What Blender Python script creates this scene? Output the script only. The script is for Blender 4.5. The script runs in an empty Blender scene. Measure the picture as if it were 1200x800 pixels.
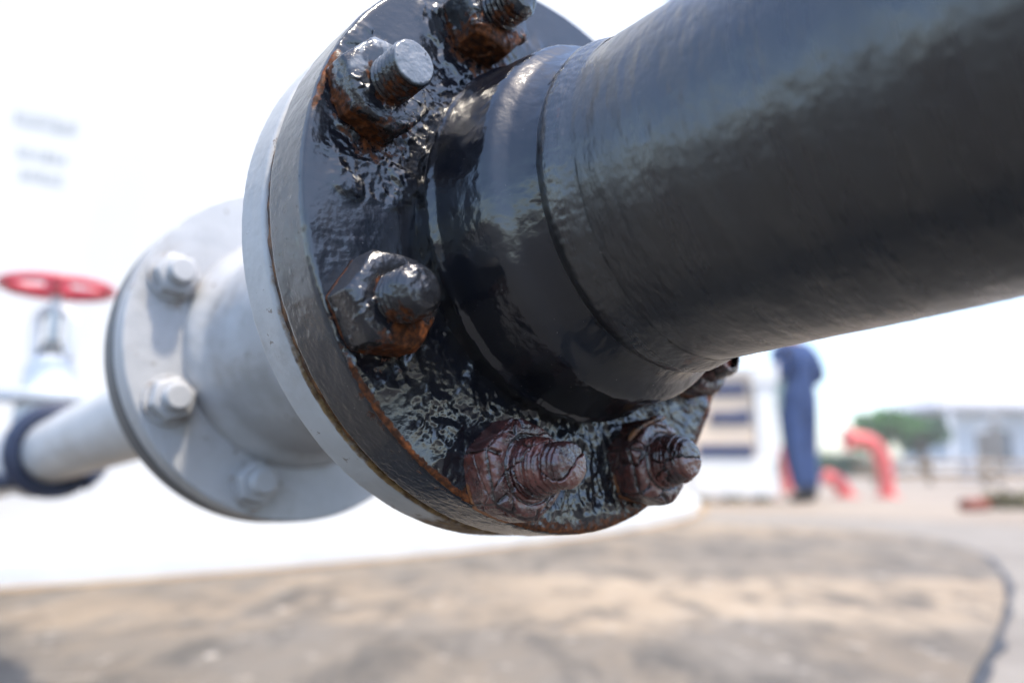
import bpy, bmesh, math, random
import numpy as np
from mathutils import Matrix, Vector

rad = math.radians
random.seed(7)
RNG = np.random.default_rng(11)
SC = bpy.context.scene
COL = SC.collection

# ------------------------------------------------------------------ camera
CAM_H = 0.36
cd = bpy.data.cameras.new("camera")
cam = bpy.data.objects.new("camera", cd)
COL.objects.link(cam)
cam.location = (0, 0, CAM_H)
cam.rotation_euler = (rad(90) + math.atan(145 / 900), 0, 0)
cd.sensor_width = 36.0
cd.lens = 27.0
cd.clip_start = 0.02
cd.clip_end = 4000
cd.dof.use_dof = True
cd.dof.focus_distance = 0.325
cd.dof.aperture_fstop = 3.8
cd.dof.aperture_blades = 0
SC.camera = cam

# ------------------------------------------------------------------ light
SUN = Vector((0.28, -0.20, 0.94)).normalized()          # towards the sun
el = math.asin(SUN.z)
az = math.atan2(SUN.x, SUN.y)
w = bpy.data.worlds.new("World")
SC.world = w
w.use_nodes = True
nt = w.node_tree
bg = nt.nodes["Background"]
sky = nt.nodes.new("ShaderNodeTexSky")
sky.sky_type = 'NISHITA'
sky.sun_disc = False
sky.sun_elevation = el
sky.sun_rotation = az
sky.altitude = 50
sky.air_density = 1.0
sky.dust_density = 1.5
sky.ozone_density = 1.7
nt.links.new(sky.outputs[0], bg.inputs[0])
bg.inputs[1].default_value = 0.15
sl = bpy.data.lights.new("sun", 'SUN')
sl.energy = 1.75
sl.angle = rad(3.5)
sl.color = (1.0, 0.89, 0.73)
so = bpy.data.objects.new("sun", sl)
COL.objects.link(so)
so.rotation_euler = SUN.to_track_quat('Z', 'Y').to_euler()
so.location = (0, -5, 8)
SC.view_settings.view_transform = 'Standard'
SC.view_settings.look = 'None'
SC.view_settings.exposure = 1.66
SC.view_settings.gamma = 1.0
SC.view_settings.use_curve_mapping = False
SC.render.engine = 'CYCLES'
SC.cycles.use_denoising = True
SC.cycles.max_bounces = 8
SC.cycles.sample_clamp_indirect = 8.0
SC.cycles.caustics_reflective = False
SC.cycles.caustics_refractive = False

# ------------------------------------------------------------------ numpy noise
_perm = RNG.permutation(256)
_perm = np.concatenate([_perm, _perm, _perm])
_g = RNG.normal(size=(256, 3))
_g /= np.linalg.norm(_g, axis=1)[:, None]


def perlin(P):
    """P (...,3) -> about -1..1"""
    i = np.floor(P).astype(int)
    f = P - i
    i &= 255
    u = f * f * f * (f * (f * 6 - 15) + 10)
    out = 0
    for dx in (0, 1):
        for dy in (0, 1):
            for dz in (0, 1):
                h = _perm[_perm[_perm[(i[..., 0] + dx) & 255] + ((i[..., 1] + dy) & 255)] + ((i[..., 2] + dz) & 255)]
                g = _g[h & 255]
                d = (g * (f - np.array([dx, dy, dz]))).sum(-1)
                wgt = (u[..., 0] if dx else 1 - u[..., 0]) * (u[..., 1] if dy else 1 - u[..., 1]) * (u[..., 2] if dz else 1 - u[..., 2])
                out = out + d * wgt
    return out * 1.6


def fbm(P, freq, octv=3, gain=0.5, off=0.0):
    a, s = 1.0, 0.0
    for k in range(octv):
        s = s + a * perlin(P * freq + off + 17.3 * k)
        a *= gain
        freq *= 2.03
    return s


def sst(a, b, x):
    t = np.clip((x - a) / (b - a), 0, 1)
    return t * t * (3 - 2 * t)


def voronoi(P, seeds):
    """distance to nearest seed, difference to second, index"""
    F1 = np.empty(len(P)); F2 = np.empty(len(P)); I = np.empty(len(P), int)
    for a in range(0, len(P), 20000):
        d = np.linalg.norm(P[a:a + 20000, None] - seeds[None], axis=2)
        o = np.argpartition(d, 1, axis=1)[:, :2]
        dd = np.take_along_axis(d, o, 1)
        sw = dd[:, 0] > dd[:, 1]
        o[sw] = o[sw][:, ::-1]; dd = np.sort(dd, axis=1)
        F1[a:a + 20000] = dd[:, 0]; F2[a:a + 20000] = dd[:, 1]; I[a:a + 20000] = o[:, 0]
    return F1, F2 - F1, I


# ------------------------------------------------------------------ mesh helpers
def link(name, me, mat=None, parent=None):
    o = bpy.data.objects.new(name, me)
    COL.objects.link(o)
    if mat is not None:
        me.materials.clear()
        me.materials.append(mat)
    if parent is not None:
        o.parent = parent
    return o


def grid_obj(name, P, mat, parent=None, attrs=None, smooth=True):
    """P (profile n, angle m, 3), closed round the second axis"""
    n, m, _ = P.shape
    me = bpy.data.meshes.new(name)
    idx = np.arange(n * m).reshape(n, m)
    a = idx[:-1]; b = np.roll(idx, -1, 1)[:-1]; c = np.roll(idx, -1, 1)[1:]; d = idx[1:]
    F = np.stack([a, b, c, d], -1).reshape(-1, 4)
    me.vertices.add(n * m)
    me.vertices.foreach_set("co", P.reshape(-1).astype(np.float32))
    me.loops.add(F.size)
    me.loops.foreach_set("vertex_index", F.reshape(-1).astype(np.int32))
    me.polygons.add(len(F))
    me.polygons.foreach_set("loop_start", np.arange(0, F.size, 4, dtype=np.int32))
    me.polygons.foreach_set("loop_total", np.full(len(F), 4, dtype=np.int32))
    me.polygons.foreach_set("use_smooth", np.full(len(F), smooth, dtype=bool))
    me.update(calc_edges=True)
    me.validate()
    for k, v in (attrs or {}).items():
        at = me.attributes.new(k, 'FLOAT', 'POINT')
        at.data.foreach_set("value", np.asarray(v, dtype=np.float32).reshape(-1))
    return link(name, me, mat, parent)


def resample(pts, step, smooth=0):
    """densify a profile polyline of (r,z)"""
    pts = np.array(pts, float)
    out = [pts[0]]
    for p, q in zip(pts[:-1], pts[1:]):
        k = max(1, int(np.ceil(np.linalg.norm(q - p) / step)))
        for t in range(1, k + 1):
            out.append(p + (q - p) * t / k)
    out = np.array(out)
    for _ in range(smooth):
        o = out.copy()
        o[1:-1] = (out[:-2] + 2 * out[1:-1] + out[2:]) / 4
        out = o
    return out


def fillet(pts, r, k=5):
    """round the inner corners of a profile with radius-like distance r"""
    out = [np.array(pts[0], float)]
    for a, b, c in zip(pts[:-2], pts[1:-1], pts[2:]):
        a, b, c = (np.array(q, float) for q in (a, b, c))
        la, lc = np.linalg.norm(a - b), np.linalg.norm(c - b)
        d = min(r, la * .45, lc * .45)
        p, q = b + (a - b) / la * d, b + (c - b) / lc * d
        for t in np.linspace(0, 1, k):
            out.append((1 - t) ** 2 * p + 2 * t * (1 - t) * b + t * t * q)
    out.append(np.array(pts[-1], float))
    return out


def lathe(prof, m):
    prof = np.asarray(prof, float)
    th = np.linspace(0, 2 * np.pi, m, endpoint=False)
    P = np.empty((len(prof), m, 3))
    P[..., 0] = prof[:, :1] * np.cos(th)
    P[..., 1] = prof[:, :1] * np.sin(th)
    P[..., 2] = prof[:, 1:2]
    return P


def normals(P):
    du = np.roll(P, -1, 1) - np.roll(P, 1, 1)
    dv = np.gradient(P, axis=0)
    N = np.cross(du, dv)
    return N / (np.linalg.norm(N, axis=-1, keepdims=True) + 1e-12)


def bm_obj(name, bm, mat, parent=None, smooth=False, bevel=0.0):
    if bevel:
        bmesh.ops.bevel(bm, geom=[e for e in bm.edges if len(e.link_faces) == 2 and e.calc_face_angle(0) > 0.5],
                        offset=bevel, segments=2, affect='EDGES', profile=0.6)
    bmesh.ops.recalc_face_normals(bm, faces=bm.faces)
    me = bpy.data.meshes.new(name)
    bm.to_mesh(me)
    bm.free()
    if smooth:
        for p in me.polygons:
            p.use_smooth = True
    return link(name, me, mat, parent)


def box(bm, c, s, rz=0.0):
    M = Matrix.Translation(c) @ Matrix.Rotation(rz, 4, 'Z') @ Matrix.Diagonal((s[0], s[1], s[2], 1))
    bmesh.ops.create_cube(bm, size=1.0, matrix=M)


def tube_pts(bm, pts, r, seg=16, caps=True):
    """round tube along a polyline; r a number or a list"""
    pts = [Vector(p) for p in pts]
    rs = r if isinstance(r, (list, tuple)) else [r] * len(pts)
    rings = []
    t0 = (pts[1] - pts[0]).normalized()
    nrm = t0.orthogonal().normalized()
    for i, p in enumerate(pts):
        t = (pts[min(i + 1, len(pts) - 1)] - pts[max(i - 1, 0)]).normalized()
        nrm = (nrm - t * nrm.dot(t)).normalized()
        b = t.cross(nrm)
        rings.append([bm.verts.new(p + (nrm * math.cos(2 * math.pi * k / seg) + b * math.sin(2 * math.pi * k / seg)) * rs[i]) for k in range(seg)])
    for A, B in zip(rings[:-1], rings[1:]):
        for k in range(seg):
            bm.faces.new((A[k], A[(k + 1) % seg], B[(k + 1) % seg], B[k]))
    if caps:
        bm.faces.new(rings[0][::-1]); bm.faces.new(rings[-1])


def spline(pts, n):
    """Catmull-Rom through pts"""
    P = [Vector(p) for p in pts]
    P = [P[0] * 2 - P[1]] + P + [P[-1] * 2 - P[-2]]
    out = []
    for i in range(1, len(P) - 2):
        for k in range(n):
            t = k / n
            a, b, c, d = P[i - 1:i + 3]
            out.append(0.5 * ((2 * b) + (c - a) * t + (2 * a - 5 * b + 4 * c - d) * t * t + (3 * b - a - 3 * c + d) * t ** 3))
    out.append(P[-2])
    return out


def tag(o, label=None, cat=None, group=None, kind=None):
    if label: o["label"] = label
    if cat: o["category"] = cat
    if group: o["group"] = group
    if kind: o["kind"] = kind
    return o


def empty(name, M=None, parent=None):
    o = bpy.data.objects.new(name, None)
    o.empty_display_size = 0.05
    COL.objects.link(o)
    if M is not None:
        o.matrix_world = M if isinstance(M, Matrix) else Matrix.Translation(M)
    return o


# ------------------------------------------------------------------ materials
class NT:
    def __init__(self, name):
        self.m = bpy.data.materials.new(name)
        self.m.use_nodes = True
        self.t = self.m.node_tree
        self.b = self.t.nodes["Principled BSDF"]
        self._tc = None

    def n(self, typ, ins=None, **kw):
        o = self.t.nodes.new(typ)
        for k, v in kw.items():
            setattr(o, k, v)
        for k, v in (ins or {}).items():
            self.put(o.inputs[k], v)
        return o

    def put(self, sock, v):
        if hasattr(v, "links") or isinstance(v, bpy.types.NodeSocket):
            self.t.links.new(v, sock)
        else:
            if sock.type == 'RGBA' and not isinstance(v, (int, float)) and len(v) == 3:
                v = (*v, 1)
            sock.default_value = v

    def co(self, which="Object"):
        if self._tc is None:
            self._tc = self.t.nodes.new("ShaderNodeTexCoord")
        return self._tc.outputs[which]

    def map(self, scale=(1, 1, 1), loc=(0, 0, 0), rot=(0, 0, 0), which="Object"):
        return self.n("ShaderNodeMapping", {"Vector": self.co(which), "Scale": scale, "Location": loc, "Rotation": rot}).outputs[0]

    def noise(self, scale, detail=4, rough=0.55, vec=None, dist=0.0):
        return self.n("ShaderNodeTexNoise", {"Vector": vec or self.co(), "Scale": scale, "Detail": detail, "Roughness": rough, "Distortion": dist}).outputs[0]

    def voro(self, scale, feature='F1', vec=None, out=0):
        return self.n("ShaderNodeTexVoronoi", {"Vector": vec or self.co(), "Scale": scale}, feature=feature).outputs[out]

    def ramp(self, fac, stops):
        r = self.n("ShaderNodeValToRGB", {"Fac": fac})
        e = r.color_ramp.elements
        while len(e) < len(stops):
            e.new(0.5)
        for k, (p, c) in enumerate(stops):
            e[k].position = p
            e[k].color = (c, c, c, 1) if isinstance(c, (int, float)) else (*c, 1)
        return r.outputs[0]

    def mr(self, v, a, b, c=0.0, d=1.0, smooth=True):
        return self.n("ShaderNodeMapRange", {0: v, 1: a, 2: b, 3: c, 4: d}, interpolation_type='SMOOTHSTEP' if smooth else 'LINEAR').outputs[0]

    def math(self, op, a, b=0.0):
        return self.n("ShaderNodeMath", {0: a, 1: b}, operation=op).outputs[0]

    def mix(self, f, a, b, blend='MIX'):
        o = self.n("ShaderNodeMix", data_type='RGBA', blend_type=blend)
        self.put(o.inputs[0], f); self.put(o.inputs[6], a); self.put(o.inputs[7], b)
        return o.outputs[2]

    def attr(self, name):
        return self.n("ShaderNodeAttribute", attribute_name=name).outputs["Fac"]

    def bump(self, h, strength=0.3, dist=0.001, prev=None):
        o = self.n("ShaderNodeBump", {"Height": h, "Strength": strength, "Distance": dist})
        if prev is not None:
            self.put(o.inputs["Normal"], prev)
        return o.outputs[0]

    def out(self, col=None, rough=None, metal=None, nrm=None, **kw):
        b = self.b
        if col is not None: self.put(b.inputs["Base Color"], col)
        if rough is not None: self.put(b.inputs["Roughness"], rough)
        if metal is not None: self.put(b.inputs["Metallic"], metal)
        if nrm is not None: self.put(b.inputs["Normal"], nrm)
        for k, v in kw.items():
            self.put(b.inputs[k.replace("_", " ")], v)
        return self.m


def simple(name, col, rough=0.6, var=0.25, scale=8.0, metal=0.0, bump=0.0):
    t = NT(name)
    n = t.noise(scale, 5)
    lo = tuple(c * (1 - var) for c in col); hi = tuple(min(1, c * (1 + var)) for c in col)
    nr = t.bump(t.noise(scale * 12, 3), bump, 0.002) if bump else None
    return t.out(t.ramp(n, [(0.3, lo), (0.7, hi)]), rough, metal, nr)


def mat_black_paint(name="black_gloss_paint", base=(0.006, 0.0075, 0.012), spec=0.5, bump1=0.10, rough=(0.10, 0.24), wear_sheen_col=(0.075, 0.08, 0.086)):
    t = NT(name)
    n1 = t.noise(55, 5)
    n2 = t.noise(420, 4)
    n3 = t.noise(1500, 2)
    rust = t.attr("rust")
    rm = t.mr(t.math('ADD', rust, t.math('MULTIPLY', t.math('SUBTRACT', t.noise(240, 5, 0.65), 0.5), 1.1)), 0.42, 0.62)
    rc = t.ramp(t.noise(330, 5, 0.7), [(0.25, (0.012, 0.006, 0.004)), (0.45, (0.055, 0.019, 0.008)), (0.62, (0.18, 0.055, 0.016)), (0.8, (0.36, 0.13, 0.035))])
    wear_sheen = t.attr("wear_sheen")
    spk = t.mr(t.noise(1150, 2, 0.5), 0.755, 0.80)
    dust = t.mr(n1, 0.45, 0.75)
    pc = t.mix(t.math('MULTIPLY', dust, 0.45), base, (0.022, 0.021, 0.020))
    pc = t.mix(t.math('MULTIPLY', spk, 0.8), pc, (0.42, 0.38, 0.33))
    pc = t.mix(t.math('MULTIPLY', wear_sheen, t.mr(t.noise(90, 5, 0.6), 0.25, 0.6, 0.55, 1.0)), pc, wear_sheen_col)
    pc = t.mix(t.math('MULTIPLY', t.mr(t.noise(300, 3, 0.6), 0.66, 0.72), wear_sheen), pc, (0.01, 0.01, 0.01))
    col = t.mix(rm, pc, rc)
    rg = t.mr(t.noise(38, 4), 0.3, 0.75, rough[0], rough[1])
    rg = t.mix(rm, rg, (0.62, 0.62, 0.62))
    b = t.bump(n2, bump1, 0.0012)
    b = t.bump(n3, 0.06, 0.0006, b)
    b = t.bump(t.noise(70, 3), 0.14, 0.004, b)
    gloss = t.math('SUBTRACT', 1.0, rm)
    return t.out(col, rg, 0.0, b, Specular_IOR_Level=t.math('ADD', 0.2, t.math('MULTIPLY', gloss, 0.62)))


def mat_pipe_paint():
    t = NT("black_pipe_paint")
    # streaks run round the pipe: stretched noise along the circumference, tight along the axis
    v = t.map((26, 26, 90))
    s1 = t.noise(1.0, 5, 0.6, v)
    v2 = t.map((6, 6, 60))
    s2 = t.noise(1.0, 4, 0.6, v2)
    fine = t.noise(420, 4)
    spk = t.mr(t.noise(900, 2, 0.5), 0.735, 0.775)
    col = t.ramp(s1, [(0.3, (0.007, 0.0075, 0.010)), (0.62, (0.013, 0.0125, 0.0125)), (0.85, (0.028, 0.025, 0.023))])
    rust = t.attr("rust")
    rm = t.mr(t.math('ADD', rust, t.math('MULTIPLY', t.math('SUBTRACT', t.noise(160, 5, 0.65), 0.5), 0.9)), 0.45, 0.65)
    col = t.mix(t.math('MULTIPLY', spk, 0.6), col, (0.35, 0.32, 0.28))
    col = t.mix(rm, col, (0.13, 0.055, 0.028))
    rg = t.mr(s2, 0.25, 0.75, 0.20, 0.40)
    b = t.bump(s1, 0.55, 0.004)
    b = t.bump(fine, 0.16, 0.001, b)
    b = t.bump(t.noise(45, 3), 0.30, 0.004, b)
    return t.out(col, rg, 0.0, b, Specular_IOR_Level=1.0, Coat_Weight=0.4, Coat_Roughness=0.3)


def mat_rusty_nut(name="flaking_rust", paint=0.0):
    t = NT(name)
    n = t.noise(170, 5, 0.65)
    cell = t.attr("cell")
    crack = t.attr("crack")
    col = t.ramp(t.math('ADD', t.math('MULTIPLY', n, 0.7), t.math('MULTIPLY', cell, 0.3)),
                 [(0.28, (0.014, 0.008, 0.009)), (0.45, (0.065, 0.021, 0.019)), (0.6, (0.15, 0.043, 0.030)), (0.78, (0.075, 0.046, 0.042))])
    red = t.mr(t.noise(95, 4, 0.6), 0.62, 0.74)
    col = t.mix(t.math('MULTIPLY', red, 0.7), col, (0.14, 0.026, 0.02))
    orange = t.mr(t.math('ADD', t.attr("rust"), t.math('MULTIPLY', t.math('SUBTRACT', t.noise(220, 5), 0.5), 1.0)), 0.45, 0.75)
    col = t.mix(orange, col, (0.33, 0.12, 0.03))
    col = t.mix(crack, col, (0.004, 0.003, 0.003))
    b = t.bump(t.noise(420, 5, 0.6), 0.38, 0.0016)
    b = t.bump(t.noise(120, 4), 0.3, 0.003, b)
    rg = t.mr(n, 0.35, 0.7, 0.08, 0.28)
    rg = t.mix(orange, rg, (0.7, 0.7, 0.7))
    return t.out(col, rg, 0.0, b, Specular_IOR_Level=1.0)


def mat_grey_paint(name="grey_enamel", base=(0.475, 0.48, 0.485), rough=0.36):
    t = NT(name)
    n = t.noise(24, 5)
    col = t.ramp(n, [(0.3, tuple(c * 0.86 for c in base)), (0.72, tuple(c * 1.05 for c in base))])
    spk = t.mr(t.noise(520, 2, 0.5), 0.72, 0.78)
    col = t.mix(t.math('MULTIPLY', spk, 0.55), col, (0.12, 0.11, 0.10))
    grime = t.mr(t.noise(16, 6, 0.7), 0.50, 0.68, 0, 0.55)
    col = t.mix(grime, col, tuple(c * q for c, q in zip(base, (0.62, 0.58, 0.53))))
    chip = t.mr(t.noise(95, 4, 0.7), 0.655, 0.675, 0, 0.75)
    col = t.mix(chip, col, (0.16, 0.12, 0.09))
    rust = t.attr("rust")
    rm = t.mr(t.math('ADD', rust, t.math('MULTIPLY', t.math('SUBTRACT', t.noise(150, 5, 0.65), 0.5), 0.9)), 0.42, 0.85)
    col = t.mix(rm, col, t.ramp(t.noise(260, 4), [(0.3, (0.06, 0.025, 0.01)), (0.7, (0.30, 0.19, 0.075))]))
    b = t.bump(t.noise(260, 4), 0.16, 0.001)
    b = t.bump(t.noise(60, 3), 0.2, 0.003, b)
    return t.out(col, t.mix(rm, (rough,) * 3, (0.7,) * 3), 0.0, b)


M_BLACK = mat_black_paint()
M_PIPE = mat_pipe_paint()
M_PNUT = mat_black_paint("painted_rusting_steel", (0.013, 0.014, 0.018), 0.5, 0.4, wear_sheen_col=(0.17, 0.185, 0.205))
M_RUST = mat_rusty_nut()
M_GREY = mat_grey_paint()
M_GREY2 = mat_grey_paint("grey_enamel_worn", (0.45, 0.455, 0.465), 0.45)
t = NT("wet_rusty_gasket")
M_GASKET = t.out(t.ramp(t.noise(140, 5, 0.7), [(0.32, (0.010, 0.005, 0.003)), (0.48, (0.065, 0.024, 0.008)), (0.64, (0.24, 0.10, 0.026))]), 0.45, 0, t.bump(t.noise(400, 4), 0.6, 0.001))

# ------------------------------------------------------------------ SETTING: ground
def outline_obj(name, outline, z, thick, mat, smooth=False):
    bm = bmesh.new()
    vs = [bm.verts.new((x, y, z)) for x, y in outline]
    f = bm.faces.new(vs)
    if f.normal.z < 0: f.normal_flip()
    r = bmesh.ops.extrude_face_region(bm, geom=[f])
    for v in r["geom"]:
        if isinstance(v, bmesh.types.BMVert): v.co.z -= thick
    return bm_obj(name, bm, mat)


t = NT("dark_unseen_ground")
M_DARK_GROUND = t.out(t.ramp(t.noise(1.1, 7, 0.65), [(0.3, (0.055, 0.054, 0.053)), (0.7, (0.10, 0.096, 0.09))]), 0.92, 0, t.bump(t.noise(90, 5), 0.5, 0.006))  # dark ground out of view, added to dim the pipe's reflections and bounce light
t = NT("pale_packed_ground")
n = t.noise(0.35, 6, 0.6)
gcol = t.ramp(n, [(0.3, (0.22, 0.175, 0.135)), (0.55, (0.30, 0.25, 0.20)), (0.75, (0.36, 0.31, 0.255))])
gcol = t.mix(t.mr(t.noise(1.6, 6, 0.65), 0.5, 0.72, 0, 0.55), gcol, (0.15, 0.125, 0.10))
M_GROUND = t.out(gcol, 0.9, 0, t.bump(t.noise(14, 6), 0.4, 0.02))

t = NT("stained_concrete")
sep = t.n("ShaderNodeSeparateXYZ", {0: t.co()})
X_, Y_ = sep.outputs[0], sep.outputs[1]
big = t.noise(1.0, 5, 0.6, t.map((0.75, 1.5, 1), (3.1, 0.4, 0)))
mid = t.noise(1.0, 6, 0.62, t.map((3.4, 2.2, 1)))
fin = t.noise(1.0, 5, 0.6, t.map((22, 22, 1)))
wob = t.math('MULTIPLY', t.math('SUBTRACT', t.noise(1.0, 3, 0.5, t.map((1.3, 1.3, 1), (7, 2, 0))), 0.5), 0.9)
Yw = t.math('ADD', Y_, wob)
# a dark belt far out, a paler belt, a dark belt near
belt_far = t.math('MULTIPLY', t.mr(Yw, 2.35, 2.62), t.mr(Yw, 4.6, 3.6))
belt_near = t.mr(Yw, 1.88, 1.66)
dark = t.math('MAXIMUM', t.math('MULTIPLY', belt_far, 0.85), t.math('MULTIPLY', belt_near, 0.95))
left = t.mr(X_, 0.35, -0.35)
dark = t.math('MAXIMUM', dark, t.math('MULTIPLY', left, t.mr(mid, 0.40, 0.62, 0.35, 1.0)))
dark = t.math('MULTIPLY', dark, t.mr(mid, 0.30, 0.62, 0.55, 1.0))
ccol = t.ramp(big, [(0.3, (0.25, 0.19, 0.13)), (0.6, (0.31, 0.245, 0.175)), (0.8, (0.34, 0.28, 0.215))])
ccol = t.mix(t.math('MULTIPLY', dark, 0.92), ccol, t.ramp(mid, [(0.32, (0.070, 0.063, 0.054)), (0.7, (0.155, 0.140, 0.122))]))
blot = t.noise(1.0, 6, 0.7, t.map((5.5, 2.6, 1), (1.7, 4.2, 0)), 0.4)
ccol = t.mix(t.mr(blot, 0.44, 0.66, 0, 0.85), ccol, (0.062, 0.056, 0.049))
ccol = t.mix(t.mr(fin, 0.56, 0.70, 0, 0.5), ccol, (0.07, 0.062, 0.053))
ccol = t.mix(t.mr(t.noise(1.0, 4, 0.6, t.map((13, 13, 1), (5, 5, 0))), 0.60, 0.72, 0, 0.8), ccol, (0.40, 0.36, 0.31))
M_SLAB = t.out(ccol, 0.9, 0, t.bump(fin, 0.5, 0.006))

t = NT("pale_concrete_apron")
M_APRON = t.out(t.ramp(t.noise(2.2, 7, 0.65), [(0.3, (0.17, 0.15, 0.13)), (0.7, (0.27, 0.245, 0.215))]), 0.9, 0, t.bump(t.noise(60, 5), 0.4, 0.005))
M_TAR = simple("tar_joint", (0.035, 0.036, 0.042), 0.7, 0.4, 25)

bm = bmesh.new()
bmesh.ops.create_grid(bm, x_segments=2, y_segments=2, size=1500)
tag(bm_obj("ground", bm, M_DARK_GROUND), kind="structure")

EDGE = [(0.772, 1.362), (0.928, 1.569), (1.165, 1.905), (1.405, 2.274), (1.657, 2.717), (1.912, 3.285), (2.03, 3.80), (1.90, 4.32), (1.541, 4.62), (1.197, 4.82)]
edge = [(p.x, p.y) for p in spline([(0.45, 0.85, 0), (0.60, 1.10, 0)] + [(x, y, 0) for x, y in EDGE] + [(0.7, 5.0, 0), (0.1, 5.1, 0)], 6)]
slab = edge + [(-2.5, 5.1), (-4.2, 3.2), (-4.2, 0.75)]  # stops short of the camera so the added dark ground reflects in the pipe
tag(outline_obj("yard_surface", [(-30, 4.4), (2.2, 4.4), (6.0, 3.2), (40, 3.2), (60, 60), (-40, 60)], 0.004, 0.003, M_GROUND), kind="structure")
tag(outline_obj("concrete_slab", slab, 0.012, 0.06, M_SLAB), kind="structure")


def strip(name, path, w0, w1, z, mat, jit=0.0):
    bm = bmesh.new()
    L_, R_ = [], []
    for i, (x, y) in enumerate(path):
        a = Vector(path[max(i - 1, 0)]); b = Vector(path[min(i + 1, len(path) - 1)])
        d = (b - a).normalized(); nn = Vector((d.y, -d.x))
        w1_ = w1 * (1 + jit * random.uniform(-1, 1))
        L_.append(bm.verts.new((x + nn.x * w0, y + nn.y * w0, z)))
        R_.append(bm.verts.new((x + nn.x * w1_, y + nn.y * w1_, z)))
    for i in range(len(path) - 1):
        bm.faces.new((L_[i], R_[i], R_[i + 1], L_[i + 1]))
    return bm_obj(name, bm, mat)


tag(strip("apron_path", edge, 0.010, 1.15, 0.006, M_APRON), kind="structure")
tag(strip("joint_strip", edge, 0.002, 0.019, 0.0095, M_TAR, 0.5), kind="structure")

# ------------------------------------------------------------------ storage tank
TX, TY, TR = -4.877, 7.885, 6.5
t = NT("white_tank_paint")
n = t.noise(1.0, 5, 0.6, t.map((1.2, 1.2, 0.35)))
tcol = t.ramp(n, [(0.3, (0.62, 0.61, 0.59)), (0.7, (0.70, 0.69, 0.665))])
low = t.mr(t.n("ShaderNodeSeparateXYZ", {0: t.co()}).outputs[2], 0.16, 0.075)
tcol = t.mix(t.math('MULTIPLY', low, t.mr(t.noise(9, 5), 0.3, 0.6, 0.2, 0.8)), tcol, (0.60, 0.53, 0.43))
M_TANK = t.out(tcol, 0.42, 0, t.bump(t.noise(1.3, 2), 0.15, 0.02))
M_RING = simple("pale_blue_grey_concrete", (0.56, 0.60, 0.63), 0.8, 0.12, 3)
M_LETTER = simple("faded_stencil_ink", (0.43, 0.45, 0.46), 0.6, 0.2, 30)
tank = empty("storage_tank", (TX, TY, 0))
tag(tank, "huge round white storage tank filling the left background, with faded stencilled lines", "tank")
prof = resample([(TR, 0.085), (TR, 4.3)], 0.5)
o = grid_obj("shell", lathe(prof, 256), M_TANK, tank)
roof = resample([(TR + 0.02, 4.302), (TR + .02, 4.35), (3, 4.7), (0.001, 4.9)], 0.5)
grid_obj("roof", lathe(roof, 128), M_TANK, tank)
ring = fillet([(TR - .2, 0.012), (TR + 0.075, 0.012), (TR + 0.075, 0.086), (TR - 0.2, 0.087)], 0.008)
grid_obj("base_ring", lathe(resample(ring, 0.05), 256), M_RING, tank)
for zc, w2, hh in ((1.446, 0.088, 0.052), (1.336, 0.072, 0.04), (1.265, 0.058, 0.042)):
    bm = bmesh.new()
    a0 = rad(-58.68)
    x = -w2
    while x < w2 - 0.008:                     # a row of strokes too faded to read
        ww = random.choice((0.010, 0.014, 0.018))
        hx = hh * random.uniform(0.72, 1.0)
        a = a0 + (x + ww / 2) / TR
        c = Vector((math.cos(a) * (TR + 0.001), math.sin(a) * (TR + 0.001), zc + random.uniform(-.003, .003)))
        box(bm, c, (0.0016, ww, hx), a)
        x += ww + 0.005
    bm_obj("stencil_line", bm, M_LETTER, tank)
t = NT("rust_silt")
M_SILT = t.out(t.ramp(t.noise(6, 5), [(0.3, (0.30, 0.19, 0.095)), (0.7, (0.40, 0.30, 0.19))]), 0.95)
arc = [(TX + math.cos(rad(a)) * (TR + 0.07), TY + math.sin(rad(a)) * (TR + 0.07)) for a in np.arange(-80, 5, 1.0)]
tag(strip("silt_strip", arc, -0.003, 0.075, 0.016, M_SILT), kind="structure")

# ------------------------------------------------------------------ assembly frame
Cw = Vector((0.02435, 0.37977, 0.47008))
vx, uy, nz = Vector((0.73648, 0.66784, 0.1076)), Vector((-0.13348, -0.01246, 0.99097)), Vector((0.66316, -0.7442, 0.07996))
A = Matrix(((vx.x, uy.x, nz.x, Cw.x), (vx.y, uy.y, nz.y, Cw.y), (vx.z, uy.z, nz.z, Cw.z), (0, 0, 0, 1)))

R_FL = 0.1425
#        pos x, pos y, nut turn, nut height, tip z
#        half width across flats comes last
BOLTS = [(-0.0381, 0.1090, 12, 0.018, 0.036, 0.0180),
         (-0.1056, 0.0570, 8, 0.0155, 0.034, 0.0188),
         (-0.1155, -0.0360, 20, 0.0180, 0.035, 0.0186),
         (-0.0590, -0.1075, 3, 0.0190, 0.043, 0.0198),
         (0.0330, -0.1140, 8, 0.0185, 0.035, 0.0198),
         (0.0895, -0.0625, 15, 0.018, 0.027, 0.0185)]


def wrap(a, b):
    return np.abs((a - b + 180) % 360 - 180)


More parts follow.
